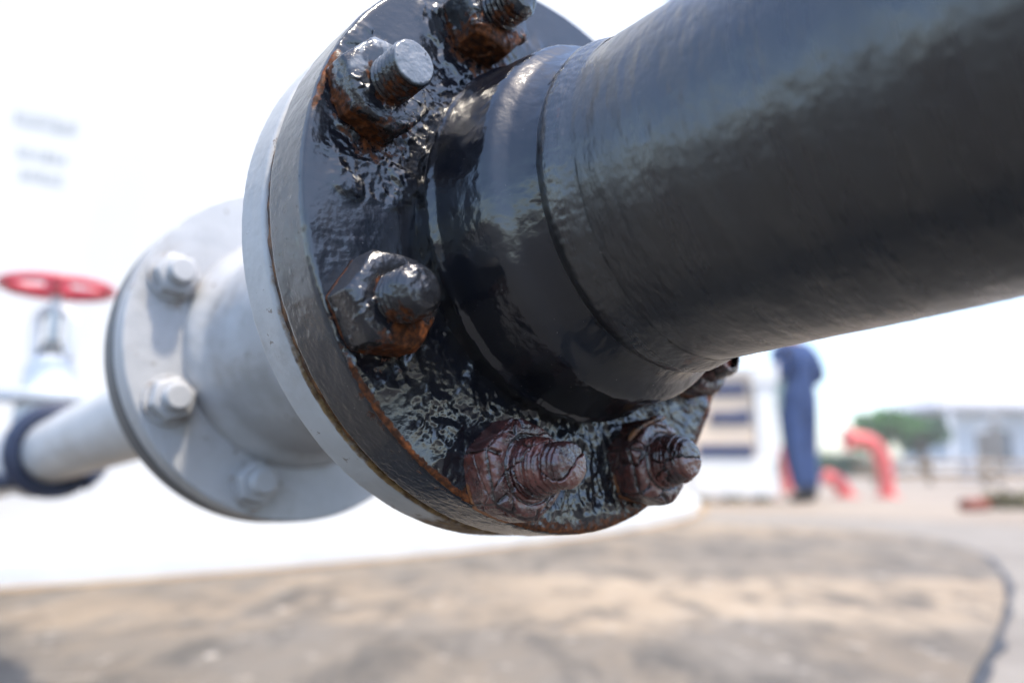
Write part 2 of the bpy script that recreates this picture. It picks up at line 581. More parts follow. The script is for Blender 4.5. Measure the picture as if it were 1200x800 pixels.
# --- black pipe: flange
bp = empty("black_flanged_pipe", A)
tag(bp, "thick glossy black painted pipe with welded flange, running past the camera at upper right", "pipe")
pr = fillet([(0.060, -0.030), (R_FL, -0.030), (R_FL, 0.0), (0.084, 0.0)], 0.0028, 8)
pr = np.concatenate([resample(pr[:9], 0.002)[:-1], resample(pr[8:], 0.00048)])
P = lathe(pr, 1500)
N = normals(P)
X, Y, Z = P[..., 0], P[..., 1], P[..., 2]
rr = np.hypot(X, Y)
th = np.degrees(np.arctan2(Y, X)) % 360
onface = sst(-0.0012, -0.0002, Z)
lumpW = sst(0.124, 0.100, rr) * 0.8
lumpW = np.maximum(lumpW, sst(52, 40, wrap(th, 262)) * sst(0.139, 0.128, rr))            # lower sector is lumpy out to the rim
lumpW = np.maximum(lumpW, 0.75 * sst(60, 40, wrap(th, 310)) * sst(0.142, 0.134, rr))
d1 = np.hypot(X + 0.100, Y - 0.028)
smoothL = sst(26, 16, wrap(th, 176))                                                      # clean patch between the two left nuts
lumpW = lumpW * (1 - 0.93 * smoothL)
lumpW = np.maximum(lumpW, sst(0.040, 0.022, d1) * sst(0.005, 0.015, Y))                   # lumps under the upper left nut
for bx, by, *_ in BOLTS:
    db = np.hypot(X - bx, Y - by)
    lumpW = np.maximum(lumpW, 0.8 * sst(0.040, 0.030, db) * (1 - 0.8 * smoothL))
wq = np.stack([fbm(P, 60, 2), fbm(P, 60, 2, off=31.0), 0 * X], -1) * 0.004
n1 = fbm(P + wq, 78, 2, 0.35)
lump = sst(-0.25, 0.75, n1) + 0.35 * sst(0.1, 0.9, fbm(P + wq, 170, 1, off=55.0))
# vertical drips on the right half
polar = np.stack([th * 0.55, rr * 70, 0 * X], -1)
drip = fbm(polar + wq * 200, 1.0, 2, off=9.0)
wr = np.maximum(sst(60, 40, wrap(th, 300)), sst(45, 25, wrap(th, 85)))
disp = onface * (lumpW * (0.0016 * lump + 0.00030 * fbm(P, 300, 2)) + wr * lumpW * 0.0010 * drip) + 0.00012 * fbm(P, 60, 2) + 0.00003 * fbm(P, 350, 2)
rim = 1 - sst(R_FL - 0.004, R_FL - 0.0015, rr)
rimW = (1 - onface) * sst(60, 20, wrap(th, 240))
disp += (1 - onface) * (0.00014 * fbm(P * np.array([1, 1, 0.5]), 130, 3)) + rimW * 0.00025 * np.abs(fbm(P, 210, 3))
P = P + N * disp[..., None]
rust = np.zeros_like(X)
edgeW = sst(0.136, 0.1415, rr) * sst(-0.020, -0.004, Z)
rust = np.maximum(rust, np.maximum(edgeW, 0.82 * sst(0.1365, 0.1405, rr) * sst(-0.020, -0.004, Z)) * sst(62, 32, wrap(th, 246)) * 0.80)
rust = np.maximum(rust, sst(0.1395, 0.1422, rr) * sst(100, 40, wrap(th, 270)) * sst(-0.014, -0.026, Z) * 0.66)
rust = np.maximum(rust, edgeW * sst(10, 5, wrap(th, 154)) * 0.70)
rust = np.maximum(rust, sst(0.130, 0.1405, rr) * sst(30, 15, wrap(th, 322)) * 0.70)
rust = np.maximum(rust, sst(0.130, 0.140, rr) * sst(36, 20, wrap(th, 258)) * 0.60)
for (bx, by, *_), s in zip(BOLTS, (0.52, 0.50, 0.36, 0.52, 0.46, 0.42)):
    db = np.hypot(X - bx, (Y - by + 0.006) * 0.85)
    rust = np.maximum(rust, sst(0.029, 0.017, db) * s)
rust *= onface * 0.5 + 0.5
wear_sheen = (1 - onface) * sst(58, 18, wrap(th, 160)) * sst(0.138, 0.141, rr)  # grey upper left rim: scuffed paint plus the tank's reflection put into the colour
grid_obj("flange", P, M_BLACK, bp, {"rust": rust, "wear_sheen": wear_sheen})

# --- hub and weld and barrel
pr = fillet([(0.0895, -0.0012), (0.0888, 0.0030), (0.0890, 0.0075), (0.0912, 0.0100), (0.0912, 0.0122), (0.0893, 0.0150), (0.0862, 0.0425), (0.0846, 0.0455), (0.0790, 0.0500), (0.0758, 0.0555), (0.0742, 0.0592), (0.0738, 0.0612), (0.0712, 0.0620)], 0.0016, 5)
P = lathe(resample(pr, 0.0007), 900)
N = normals(P)
zl = P[..., 2]
dd = 0.00030 * fbm(P, 45, 3) + 0.00008 * fbm(P, 240, 2) + 0.0007 * sst(0.016, 0.009, zl) * fbm(P, 120, 3)
dd += 0.0003 * sst(0.05, 0.060, zl) * fbm(P * np.array([1, 1, 0.6]), 120, 3)
P += N * dd[..., None]
grid_obj("hub", P, M_BLACK, bp, {"rust": np.zeros(P.shape[:2])})
pr = [(0.0700, 0.0590), (0.0733, 0.0600), (0.0741, 0.0615), (0.0755, 0.0640), (0.0766, 0.0665), (0.0763, 0.0695), (0.0748, 0.074), (0.0736, 0.078), (0.0734, 0.0805)]
P = lathe(resample(fillet(pr, 0.003, 5), 0.0007), 900)
N = normals(P)
P += N * (0.00032 * fbm(P, 80, 3) + 0.00010 * fbm(P, 380, 2) + 0.00012 * sst(0.0738, 0.0765, np.hypot(P[..., 0], P[..., 1])) * np.abs(np.sin(np.arctan2(P[..., 1], P[..., 0]) * 55 + 2.5 * fbm(P, 50, 2))))[..., None]
thw = np.degrees(np.arctan2(P[..., 1], P[..., 0])) % 360
rw = 0.52 * sst(9, 1, wrap(thw, 160)) * sst(0.0745, 0.0715, np.abs(P[..., 2] - 0.0735) + 0.0715) + 0.45 * sst(16, 6, wrap(thw, 262))
grid_obj("weld_bead", P, M_PIPE, bp, {"rust": rw})
pr = np.concatenate([resample([(0.0733, 0.0795), (0.0734, 0.36)], 0.0011), resample([(0.0734, 0.37), (0.0734, 2.6), (0.0001, 2.602)], 0.02)])
P = lathe(pr, 720)
N = normals(P)
near = sst(0.5, 0.3, P[..., 2])
P += N * (near * (0.00028 * fbm(P, 28, 3) + 0.00012 * fbm(P * np.array([1, 1, 2.0]), 120, 3)))[..., None]
rp = 0.42 * sst(0.100, 0.085, P[..., 2]) * sst(25, 8, wrap(np.degrees(np.arctan2(P[..., 1], P[..., 0])) % 360, 262))
grid_obj("barrel", P, M_PIPE, bp, {"rust": rp})

# --- gasket
pr = fillet([(0.070, -0.0352), (0.1402, -0.0352), (0.1405, -0.0298), (0.07, -0.0298)], 0.0008)
P = lathe(resample(pr, 0.0015), 700)
P += normals(P) * (0.0007 * fbm(P, 130, 3) * sst(0.12, 0.135, np.hypot(P[..., 0], P[..., 1])))[..., None]
tag(grid_obj("gasket", P, M_GASKET), "thin rusty brown gasket ring squeezed between the black flange and grey flange", "gasket").matrix_world = A

# --- grey spool
sp = empty("grey_flanged_spool", A)
tag(sp, "light grey pipe spool with a round flange at each end, behind the black flange", "pipe spool")
pr = fillet([(0.06, -0.0590), (R_FL - 0.0005, -0.0594), (R_FL - 0.0003, -0.0354), (0.06, -0.0353)], 0.0024, 6)
P = lathe(resample(pr, 0.0012), 900)
X, Y = P[..., 0], P[..., 1]
th = np.degrees(np.arctan2(Y, X)) % 360
P += normals(P) * (0.00016 * fbm(P, 80, 3) + 0.00007 * fbm(P, 330, 2))[..., None]
r1 = 0.85 * sst(-0.0376, -0.0358, P[..., 2]) * (0.3 + 0.7 * sst(85, 30, wrap(th, 245)))
r1 = np.maximum(r1, 0.85 * sst(42, 18, wrap(th, 268)) * sst(0.12, 0.14, np.hypot(X, Y)))
grid_obj("flange", P, M_GREY, sp, {"rust": r1})
pr = fillet([(0.0860, -0.0585), (0.0860, -0.066), (0.0790, -0.078), (0.0790, -0.262), (0.0810, -0.268), (0.0885, -0.276), (0.0905, -0.2838)][::-1], 0.006, 6)
P = lathe(resample(pr, 0.003), 360)
P += normals(P) * (0.0003 * fbm(P, 60, 3))[..., None]
grid_obj("neck", P, M_GREY2, sp, {"rust": 0.45 * sst(35, 10, wrap(np.degrees(np.arctan2(P[..., 1], P[..., 0])) % 360, 280)) * sst(-0.15, -0.10, P[..., 2])})
pr = fillet([(0.05, -0.3050), (0.1292, -0.3050), (0.1292, -0.2835), (0.05, -0.2835)], 0.0025, 6)
P = lathe(resample(pr, 0.003), 480)
P += normals(P) * (0.0002 * fbm(P, 70, 2))[..., None]
rw = 0.0 * P[..., 0]
for a_ in (149.9, -161.9, -116.5):
    bx, by = 0.1072 * math.cos(rad(a_)), 0.1072 * math.sin(rad(a_))
    rw = np.maximum(rw, 0.55 * sst(0.012, 0.004, np.abs(P[..., 0] - bx)) * sst(0.004, -0.012, P[..., 1] - by) * sst(-0.040, -0.018, P[..., 1] - by))
grid_obj("rear_flange", P, M_GREY2, sp, {"rust": rw})
sp.children[-1]["label"] = "smaller looking grey flange at the far end, bolted to the branch pipe"

# --- nuts and studs
def hex_r(th, a, p=64):
    s = 0
    for k in range(6):
        s = s + np.clip(np.cos(th - k * np.pi / 3), 1e-4, None) ** p / a ** p
    return s ** (-1 / p)


def hex_nut(a, H, turn, m=300, dens=0.00055, bore=0.0135, chamf=1.5, base=0.0):
    """round-cornered chamfered hexagon nut as a polar grid; a = half across flats"""
    th = np.linspace(0, 2 * np.pi, m, endpoint=False)
    rh = hex_r(th - turn, a)
    zs = np.linspace(base, H, int((H - base) / dens))
    rows = [np.stack([rh * f * np.cos(th), rh * f * np.sin(th), 0 * th + base], -1) for f in (0.6, 0.9)]
    rt = None
    for z in zs:
        rc = a * 0.955 + (H - z) * chamf
        r = (rh ** -40.0 + rc ** -40.0) ** (-1 / 40)
        rt = r
        rows.append(np.stack([r * np.cos(th), r * np.sin(th), 0 * th + z], -1))
    k = int((a - bore) / dens)
    for q in range(1, k + 1):
        f = q / k
        r = rt * (1 - f) + bore * 0.95 * f
        rows.append(np.stack([r * np.cos(th), r * np.sin(th), 0 * th + H + 0.0006 * math.sin(math.pi * f)], -1))
    return np.array(rows)


def stud(r0, z0, z1, pitch=0.0032, depth=0.0011, m=200, tip=0.0018, step=0.00035, dome=0.0):
    th = np.linspace(0, 2 * np.pi, m, endpoint=False)
    zs = np.arange(z0, z1 + 1e-6, step)
    rows = []
    for z in zs:
        ph = (z / pitch + th / (2 * np.pi)) % 1.0
        tri = np.abs(ph * 2 - 1)
        rmax = r0 - max(0, (z - (z1 - tip))) * 0.9
        r = np.minimum(r0 - depth * sst(0.15, 0.85, tri), rmax)
        rows.append(np.stack([r * np.cos(th), r * np.sin(th), 0 * th + z], -1))
    last = rows[-1]
    for f in np.linspace(0.95, 0.001, 22):
        q = last.copy(); q[:, :2] *= f; q[:, 2] = z1 + dome * (1 - f * f)
        rows.append(q)
    return np.array(rows)


def flake(P, seeds_n, amp, crackw, seed, an=(1, 1, 1.0), terr=0.0):
    """layers of swollen rust: cells of different height parted by deep cracks"""
    rg = np.random.default_rng(seed)
    F = P.reshape(-1, 3)
    lo, hi = F.min(0), F.max(0)
    sd = lo + rg.random((seeds_n, 3)) * (hi - lo)
    an = np.array(an)
    wv = np.stack([fbm(F, 70, 3, off=seed), fbm(F, 70, 3, off=seed + 40), fbm(F, 70, 3, off=seed + 80)], -1) * 0.0030
    f1, df, I = voronoi((F + wv) * an, sd * an)
    cr = np.exp(-(df / crackw) ** 2)
    ht = rg.random(seeds_n)
    d = amp * (ht[I] - 0.35) * np.clip(df / (crackw * 2.5), 0, 1) - 0.0013 * cr
    if terr:
        q = fbm(F, 55, 3, off=seed + 5) * 3.0
        st = np.floor(q) + sst(0.75, 1.0, q - np.floor(q))
        d = d + terr * st
        cr = np.maximum(cr, 0.75 * sst(0.30, 0.5, 0.5 - np.abs((q - np.floor(q)) - 0.9) * 3))
    N = normals(P).reshape(-1, 3)
    out = (F + N * d[:, None]).reshape(P.shape)
    return out, cr.reshape(P.shape[:2]), ht[I].reshape(P.shape[:2])


def plates(P, a, H, turn, seed):
    """hexagon nut whose sides and face have lifted as separate plates of rust with cracks between them"""
    rg = np.random.default_rng(seed)
    wob = fbm(P, 80, 3, off=seed) * 0.0008
    wob2 = fbm(P, 80, 3, off=seed + 33) * 0.0008
    x, y, z = P[..., 0], P[..., 1], P[..., 2]
    r = np.hypot(x, y)
    th = np.arctan2(y, x) - turn + wob / 0.02
    kk = np.floor((th + np.pi / 6) / (np.pi / 3))
    u = r * np.sin(th - kk * np.pi / 3)
    kk = kk.astype(int) % 6
    ucor = np.abs(u) - r * 0.5
    side = z < H - 0.0042 + wob2
    cr = 0.95 * np.exp(-(ucor / 0.0008) ** 2) * (side | (r > a * 0.86))
    cr = np.maximum(cr, np.exp(-((z - (H - 0.0042) - wob2) / 0.0008) ** 2) * (r > a * 0.93))
    hs = rg.uniform(-0.2, 1.0, 6)
    ht = np.where(side, hs[kk], rg.uniform(0, 1, 6)[(kk + 2) % 6] * 0.5)
    bul = np.clip(1 - (u / (0.5 * r)) ** 4, 0, 1)
    d = 0.0011 * (ht - 0.2) * bul
    for rr0 in (a * 0.72,):
        q = np.exp(-((r - rr0 - wob) / 0.0004) ** 2) * (~side)
        cr = np.maximum(cr, q)
    d = d + np.where(side, 0, 0.0008 * sst(a * .74, a * .70, r - wob))
    sd = P.reshape(-1, 3)[rg.integers(0, P.shape[0] * P.shape[1], 11)]
    F = P.reshape(-1, 3)
    wv = np.stack([wob, wob2, wob[::-1]], -1).reshape(-1, 3) * 1.6
    f1, df, I = voronoi(F + wv, sd)
    df = df.reshape(r.shape); I = I.reshape(r.shape)
    c2 = np.exp(-(df / 0.0004) ** 2)
    hc = rg.random(11)
    d = d + 0.00035 * (hc[I] - 0.5) * np.clip(df / 0.0012, 0, 1) * np.where(side, 0.5, 1.0)
    cr = np.maximum(cr, np.where(side, 0.45, 0.9) * c2)
    q = fbm(P * np.array([1, 1, 1.6]), 60, 2, off=seed + 5) * 1.6
    fr = q - np.floor(q)
    d = d + 0.00006 * (np.floor(q) + sst(0.85, 1.0, fr))
    d = d - 0.0015 * cr
    return P + normals(P) * d[..., None], cr, 0.5 * ht + 0.5 * hc[I]


BL = ["dark rusting hex nut cut off by the top edge of the photo, above the collar",
      "hex nut with pale blunt threaded stud and orange rust streaks, upper left of black flange",
      "black painted hex nut with rounded dark stud, midway down the black flange's left side",
      "reddish brown cracked flaking nut with ringed stud, lowest on the black flange",
      "brown peeling nut with a standing split flake, right of the lowest nut",
      "brown nut mostly hidden under the black pipe, at the black flange's right edge"]
for k, (bx, by, turn, H, tip, af) in enumerate(BOLTS):
    e = empty("flange_bolt", A @ Matrix.Translation((bx, by, 0)))
    tag(e, BL[k], "bolt", "hex bolts round the black flange")
    tr = rad(turn)
    rusty = k >= 3
    if not rusty:
        P = hex_nut(af, H, tr, base=-0.001, bore=0.0098)
        Nn = normals(P)
        sc = 1.0
        P += Nn * (0.00030 * fbm(P, 90, 2, off=k * 9.1) + 0.00010 * fbm(P, 420, 2) + (0.0010 if k != 2 else 0.0006) * sst(0.2, 0.6, fbm(P, 170, 2, off=k * 3.3)) * sst(0.012, -0.004, P[..., 1]))[..., None]
        zf = P[..., 2]
        low = sst(0.004, -0.016, P[..., 1])
        if k == 1:
            rs = 0.66 * sst(0.0, -0.018, P[..., 0] + 0.3 * P[..., 1]) * sst(0.016, 0.0, zf) + 0.42 * low
        elif k == 2:
            rs = 0.52 * low * sst(-0.020, 0.004, P[..., 0]) + 0.25 * low
        else:
            rs = 0.50 * low + 0.2
        rs = np.maximum(rs, 0.72 * sst(0.004, 0.0, zf))
        rs = np.maximum(rs, 0.50 * sst(0.0140, 0.0102, np.hypot(P[..., 0], P[..., 1])) * sst(H - .002, H, zf))
        wr_ = np.zeros_like(rs)
        if k == 1:
            wr_ = sst(-0.002, 0.010, P[..., 1] - 0.4 * P[..., 0]) * sst(0.40, 0.62, 0.5 + 0.5 * fbm(P, 110, 3)) * 0.9  # sky light on the upper facets, put into the colour as pale patches
        grid_obj("nut", P, M_PNUT, e, {"rust": rs, "wear_sheen": wr_})
        if k == 1:
            S = stud(0.0100, 0.002, tip, pitch=0.0028, depth=0.0009, tip=0.0010, dome=0.0004)
        else:
            S = stud(0.0106, 0.002, tip, pitch=0.0030, depth=0.0009, tip=0.0034, dome=0.0011)
        S += normals(S) * ((0.00022 if k == 1 else 0.00038) * fbm(S, 150, 2, off=k * 5.0) + (0.00014 * fbm(S, 500, 2)))[..., None]
        rs = 0.55 * sst(0.004, -0.008, S[..., 1]) * sst(tip, tip - 0.003, S[..., 2])
        wr_ = np.zeros_like(rs)
        if k == 1:
            wr_ = np.maximum(sst(tip - 0.0006, tip - 0.0001, S[..., 2]), 0.7 * sst(-0.003, 0.006, S[..., 1]))  # bare metal end; paler upper side is sky light put into the colour
        grid_obj("stud", S, M_PNUT, e, {"rust": rs, "wear_sheen": wr_})
    else:
        P = hex_nut(af, H, tr, m=420, dens=0.0004, base=-0.001, bore=0.0110)
        P, cr, ce = plates(P, af, H, tr, 100 + k)
        P += normals(P) * (0.00025 * fbm(P, 260, 3))[..., None]
        zf = P[..., 2]
        rs = 0.75 * sst(0.005, 0.0, zf) * sst(0.012, -0.012, P[..., 1]) + 0.25 * sst(0.0, -0.02, P[..., 1])
        grid_obj("nut", P, M_RUST, e, {"rust": rs, "crack": cr, "cell": ce})
        # swollen collar of layered rust round the stud, then the stud end itself
        pr = fillet([(0.0128, H - 0.003), (0.0128, H + 0.0050), (0.0119, H + 0.0058), (0.0118, H + 0.0105), (0.0109, H + 0.0113), (0.0106, H + 0.0135), (0.008, H + 0.0140)], 0.001, 4)
        Cc = lathe(resample(pr, 0.0004), 320)
        ang = np.arctan2(Cc[..., 1], Cc[..., 0])
        q = (Cc[..., 2] / 0.0030 + ang / (2 * np.pi) + 0.35 * fbm(Cc, 90, 2))
        fr = q - np.floor(q)
        Cc, cr2, ce2 = flake(Cc, 7, 0.0004, 0.0004, 300 + k, (1, 1, 1.0))
        Cc += normals(Cc) * (0.0007 * (fr ** 0.6 - 0.5) + 0.00018 * fbm(Cc, 300, 2))[..., None]
        cr2 = np.maximum(cr2, sst(0.10, 0.0, fr) * 0.85)
        grid_obj("rust_collar", Cc, M_RUST, e, {"rust": 0.1 + 0 * cr2, "crack": cr2, "cell": ce2})
        S = stud(0.0096, 0.002, tip, depth=0.0007, tip=0.0016, dome=0.0009)
        S, cr3, ce3 = flake(S, 9, 0.0005, 0.0004, 400 + k)
        S += normals(S) * (0.0004 * fbm(S, 190, 3))[..., None]
        grid_obj("stud", S, M_RUST, e, {"rust": 0 * cr3, "crack": cr3, "cell": ce3})
        if k == 4:                              # a flake that has split off and stands up from the nut
            bm = bmesh.new()
            tube_pts(bm, spline([(-0.016, 0.008, H - 0.010), (-0.013, 0.0165, H - 0.004), (-0.006, 0.0205, H + 0.001), (0.001, 0.0215, H + 0.004)], 6),
                     [0.0016, 0.0020, 0.0021] + [0.0019] * 13 + [0.0016, 0.0012, 0.0008], 10)
            fo = bm_obj("loose_flake", bm, M_RUST, e, True)
            fo.data.attributes.new("rust", 'FLOAT', 'POINT').data.foreach_set("value", np.full(len(fo.data.vertices), 0.5, np.float32))

# --- far bolts on grey flange
def grey_bolt_parts(e):
    P = hex_nut(0.0135, 0.0125, 0.3, m=96, dens=0.0012, bore=0.006, chamf=1.7)
    nb = grid_obj("nut", P, M_GREY2, e, {"rust": 0 * P[..., 0]})
    pr = fillet([(0.006, 0.0), (0.0178, 0.0), (0.0178, 0.003), (0.006, 0.003)], 0.0008)
    W_ = lathe(resample(pr, 0.002), 64)
    wz = grid_obj("washer", W_, M_GREY2, e, {"rust": 0.5 + 0 * W_[..., 0]})
    S = stud(0.0092, 0.004, 0.0225, pitch=0.0025, depth=0.0006, m=64, step=0.0006)
    grid_obj("stud", S, M_GREY2, e, {"rust": 0 * S[..., 0]})


FAR = [149.9, -161.9, -116.5, -71.0, 104.0]
FL = ["grey painted bolt with light nut, highest on the far grey flange",
      "grey painted bolt at mid height, left side of the far grey flange",
      "grey painted bolt near the bottom of the far grey flange, below the spool neck",
      "grey painted bolt at the lower right of the far grey flange, beside the front flange rim",
      "grey painted bolt at the top of the far grey flange behind the front flange rim"]
proto = None
for k, a in enumerate(FAR):
    M = A @ Matrix.Translation((0.1072 * math.cos(rad(a)), 0.1072 * math.sin(rad(a)), -0.2835)) @ Matrix.Rotation(rad(k * 25), 4, 'Z')
    if k > 2:
        continue
    if proto is None:
        proto = empty("grey_bolt", M)
        grey_bolt_parts(proto)
        e = proto
    else:
        e = proto.copy(); COL.objects.link(e); e.matrix_world = M
        for ch in proto.children:
            c = ch.copy(); COL.objects.link(c); c.parent = e
    tag(e, FL[k], "bolt", "grey bolts on the far flange")

# --- branch pipe behind
M_CREAM = mat_grey_paint("pale_grey_enamel", (0.60, 0.61, 0.62), 0.4)
br = empty("grey_branch_pipe", A @ Matrix.Translation((0, 0, -0.308)))
tag(br, "slimmer pale grey pipe running from the far flange to the white tank", "pipe")
pr = fillet([(0.03, -0.022), (0.1285, -0.022), (0.1285, -0.0005), (0.03, 0.0)], 0.002)
P = lathe(resample(pr, 0.004), 240)
gmate = grid_obj("flange", P, simple("dark_flange_paint", (0.10, 0.105, 0.11), 0.5), br, {"rust": 0 * P[..., 0]})
pr = fillet([(0.075, -0.0215), (0.070, -0.035), (0.0475, -0.10), (0.0475, -2.16)], 0.01)
P = lathe(resample(pr, 0.02), 96)
grid_obj("barrel", P, M_CREAM, br, {"rust": 0 * P[..., 0]})

# --- gate valve with red handwheel
VX, VY, VZ = -0.771, 1.273, 0.374
gv = empty("gate_valve", (VX, VY, VZ))
tag(gv, "white gate valve with red round handwheel, mounted on the slim pipe at the far left", "valve")
M_VW = mat_grey_paint("white_valve_enamel", (0.66, 0.68, 0.71), 0.4)
M_RED = simple("red_enamel", (0.60, 0.065, 0.09), 0.35, 0.15, 20)
pd = Vector((-0.66316, 0.7442, -0.07996))
Rm = Vector((0, 0, 1)).rotation_difference(pd).to_matrix()


def vlathe(name, prof, mat, parent, rot=None, m=64, off=(0, 0, 0)):
    P = lathe(resample(prof, 0.006), m)
    if rot is not None:
        P = P @ np.array(rot).T
    P = P + np.array(off)
    return grid_obj(name, P, mat, parent, {"rust": 0 * P[..., 0]})


vlathe("body", fillet([(0.049, -0.075), (0.052, -0.07), (0.066, -0.03), (0.066, 0.03), (0.052, 0.07), (0.049, 0.075)], 0.02), M_VW, gv, Rm)
vlathe("bonnet_flange", fillet([(0.02, 0.088), (0.074, 0.088), (0.074, 0.106), (0.02, 0.106)], 0.004), M_VW, gv)
vlathe("bonnet", fillet([(0.05, 0.02), (0.045, 0.088), (0.040, 0.110), (0.036, 0.150), (0.030, 0.165), (0.012, 0.166)], 0.01), M_VW, gv)
bm = bmesh.new()
for s in (-1, 1):
    tube_pts(bm, spline([(s * 0.028, 0, 0.160), (s * 0.030, 0, 0.20), (s * 0.026, 0, 0.235), (0, 0, 0.250)], 5), 0.0085, 12)
bm_obj("yoke", bm, M_VW, gv, True)
vlathe("gland", fillet([(0.004, 0.163), (0.022, 0.163), (0.022, 0.176), (0.013, 0.180), (0.013, 0.192), (0.004, 0.192)], 0.002), simple("dark_steel", (0.12, 0.13, 0.14), 0.4), gv)
vlathe("stem", [(0.009, 0.16), (0.009, 0.30), (0.0001, 0.301)], simple("bare_steel", (0.45, 0.45, 0.46), 0.35, metal=1.0), gv)
hw = bmesh.new()
pts = [(0.082 * math.cos(a), 0.082 * math.sin(a), 0.283) for a in np.linspace(0, 2 * math.pi, 49)[:-1]]
tube_pts(hw, pts + [pts[0]], 0.0072, 12, caps=False)
for k in range(4):
    a = k * math.pi / 2 + 0.5
    tube_pts(hw, [(0.015 * math.cos(a), 0.015 * math.sin(a), 0.277), (0.05 * math.cos(a), 0.05 * math.sin(a), 0.279), (0.080 * math.cos(a), 0.080 * math.sin(a), 0.283)], 0.0075, 8)
hwo = bm_obj("handwheel", hw, M_RED, gv, True)
vlathe("hub", fillet([(0.004, 0.268), (0.020, 0.268), (0.020, 0.292), (0.004, 0.292)], 0.003), M_RED, hwo)

# --- navy hose round the pipe
M_HOSE = simple("navy_rubber", (0.018, 0.028, 0.062), 0.5, 0.2, 30)
bm = bmesh.new()
pts = []
cc = Vector((VX, VY, VZ)) - pd * 0.135
e1 = pd.cross(Vector((0, 0, 1))).normalized(); e2 = e1.cross(pd)
for k in range(0, 30):
    a = rad(-60 + k * 13)
    pts.append(cc + (e1 * math.cos(a) + e2 * math.sin(a)) * 0.0605 + pd * (0.016 * k / 10))
tail = [(-0.83, 1.19, 0.325), (-0.92, 1.15, 0.22), (-0.99, 1.20, 0.07), (-0.985, 1.27, 0.026), (-0.905, 1.335, 0.026), (-0.872, 1.27, 0.026), (-0.95, 1.14, 0.026), (-1.15, 1.05, 0.026)]
tube_pts(bm, pts[:-1] + spline([pts[-1]] + tail, 6), 0.0125, 12)
tag(bm_obj("hose", bm, M_HOSE, None, True), "dark navy rubber hose looped round the slim pipe at the lower left", "hose")

# ------------------------------------------------------------------ background: pump cabinet
M_CAB = simple("cream_enamel", (0.66, 0.54, 0.42), 0.5, 0.08, 3)
M_WHT = simple("white_enamel", (0.78, 0.78, 0.77), 0.45, 0.05, 3)
M_NAVYP = simple("navy_enamel", (0.012, 0.030, 0.11), 0.4, 0.15, 6)
M_MINT = simple("mint_enamel", (0.42, 0.55, 0.47), 0.5, 0.1, 6)
pc = empty("pump_cabinet", (2.17, 7.75, 0))
pc.rotation_euler = (0, 0, rad(-8))
tag(pc, "cream and white pump cabinet with three navy louvred slots, left of the worker in overalls", "pump cabinet")


def cpart(name, mat, boxes, parent=pc, bevel=0.012):
    bm = bmesh.new()
    for c, s in boxes:
        box(bm, c, s)
    return bm_obj(name, bm, mat, parent, bevel=bevel)


cpart("base", M_WHT, [((0, 0, 0.25), (0.80, 0.55, 0.36))])
cpart("skid", simple("olive_steel", (0.24, 0.21, 0.13), 0.7), [((-0.3, 0, 0.035), (0.09, 0.5, 0.07)), ((0.02, 0, 0.035), (0.14, 0.5, 0.07)), ((0.3, 0, 0.035), (0.09, 0.5, 0.07))])
bm = bmesh.new()
v = [(-0.40, -0.26, 0.432), (0.22, -0.26, 0.432), (0.22, 0.26, 0.432), (-0.40, 0.26, 0.432), (-0.22, -0.17, 1.25), (0.20, -0.17, 1.25), (0.20, 0.2, 1.25), (-0.22, 0.2, 1.25)]
vs = [bm.verts.new(q) for q in v]
for f in ((0, 1, 2, 3), (4, 5, 6, 7), (0, 1, 5, 4), (1, 2, 6, 5), (2, 3, 7, 6), (3, 0, 4, 7)):
    bm.faces.new([vs[i] for i in f])
bm_obj("casing", bm, M_CAB, pc, bevel=0.015)
for z, x0, x1 in ((0.50, -0.33, 0.19), (0.82, -0.20, 0.18), (1.10, -0.17, 0.16)):
    yy = -0.26 + 0.09 * (z - 0.432) / 0.818
    cpart("louvre", M_NAVYP, [(((x0 + x1) / 2, yy - 0.012, z), (x1 - x0, 0.05, 0.115))], bevel=0.008)
cpart("side_column", M_WHT, [((0.33, -0.05, 0.78), (0.20, 0.42, 0.70)), ((0.33, -0.05, 1.24), (0.26, 0.46, 0.20))])
cpart("mint_panel", M_MINT, [((0.49, 0.02, 1.10), (0.10, 0.30, 0.46))])
cpart("top_cover", M_WHT, [((-0.02, 0.0, 1.29), (0.50, 0.42, 0.075))])

# ------------------------------------------------------------------ person
def skin_mesh(name, joints, edges, mat, parent=None, root=0, sub=2):
    """one continuous surface grown from a skeleton"""
    me = bpy.data.meshes.new(name + "_skeleton")
    me.from_pydata([j[0] for j in joints], edges, [])
    o = bpy.data.objects.new(name, me)
    COL.objects.link(o)
    sm = o.modifiers.new("skin", 'SKIN')
    sm.use_smooth_shade = True
    for i, j in enumerate(joints):
        r = j[1]
        sv = me.skin_vertices[0].data[i]
        sv.radius = r if isinstance(r, tuple) else (r, r)
        sv.use_root = (i == root)
    ss = o.modifiers.new("sub", 'SUBSURF'); ss.levels = sub; ss.render_levels = sub
    dg = bpy.context.evaluated_depsgraph_get()
    ev = o.evaluated_get(dg)
    m2 = bpy.data.meshes.new_from_object(ev)
    m2.name = name
    o.modifiers.clear()
    o.data = m2
    bpy.data.meshes.remove(me)
    for p in m2.polygons: p.use_smooth = True
    m2.materials.clear(); m2.materials.append(mat)
    if parent: o.parent = parent
    return o


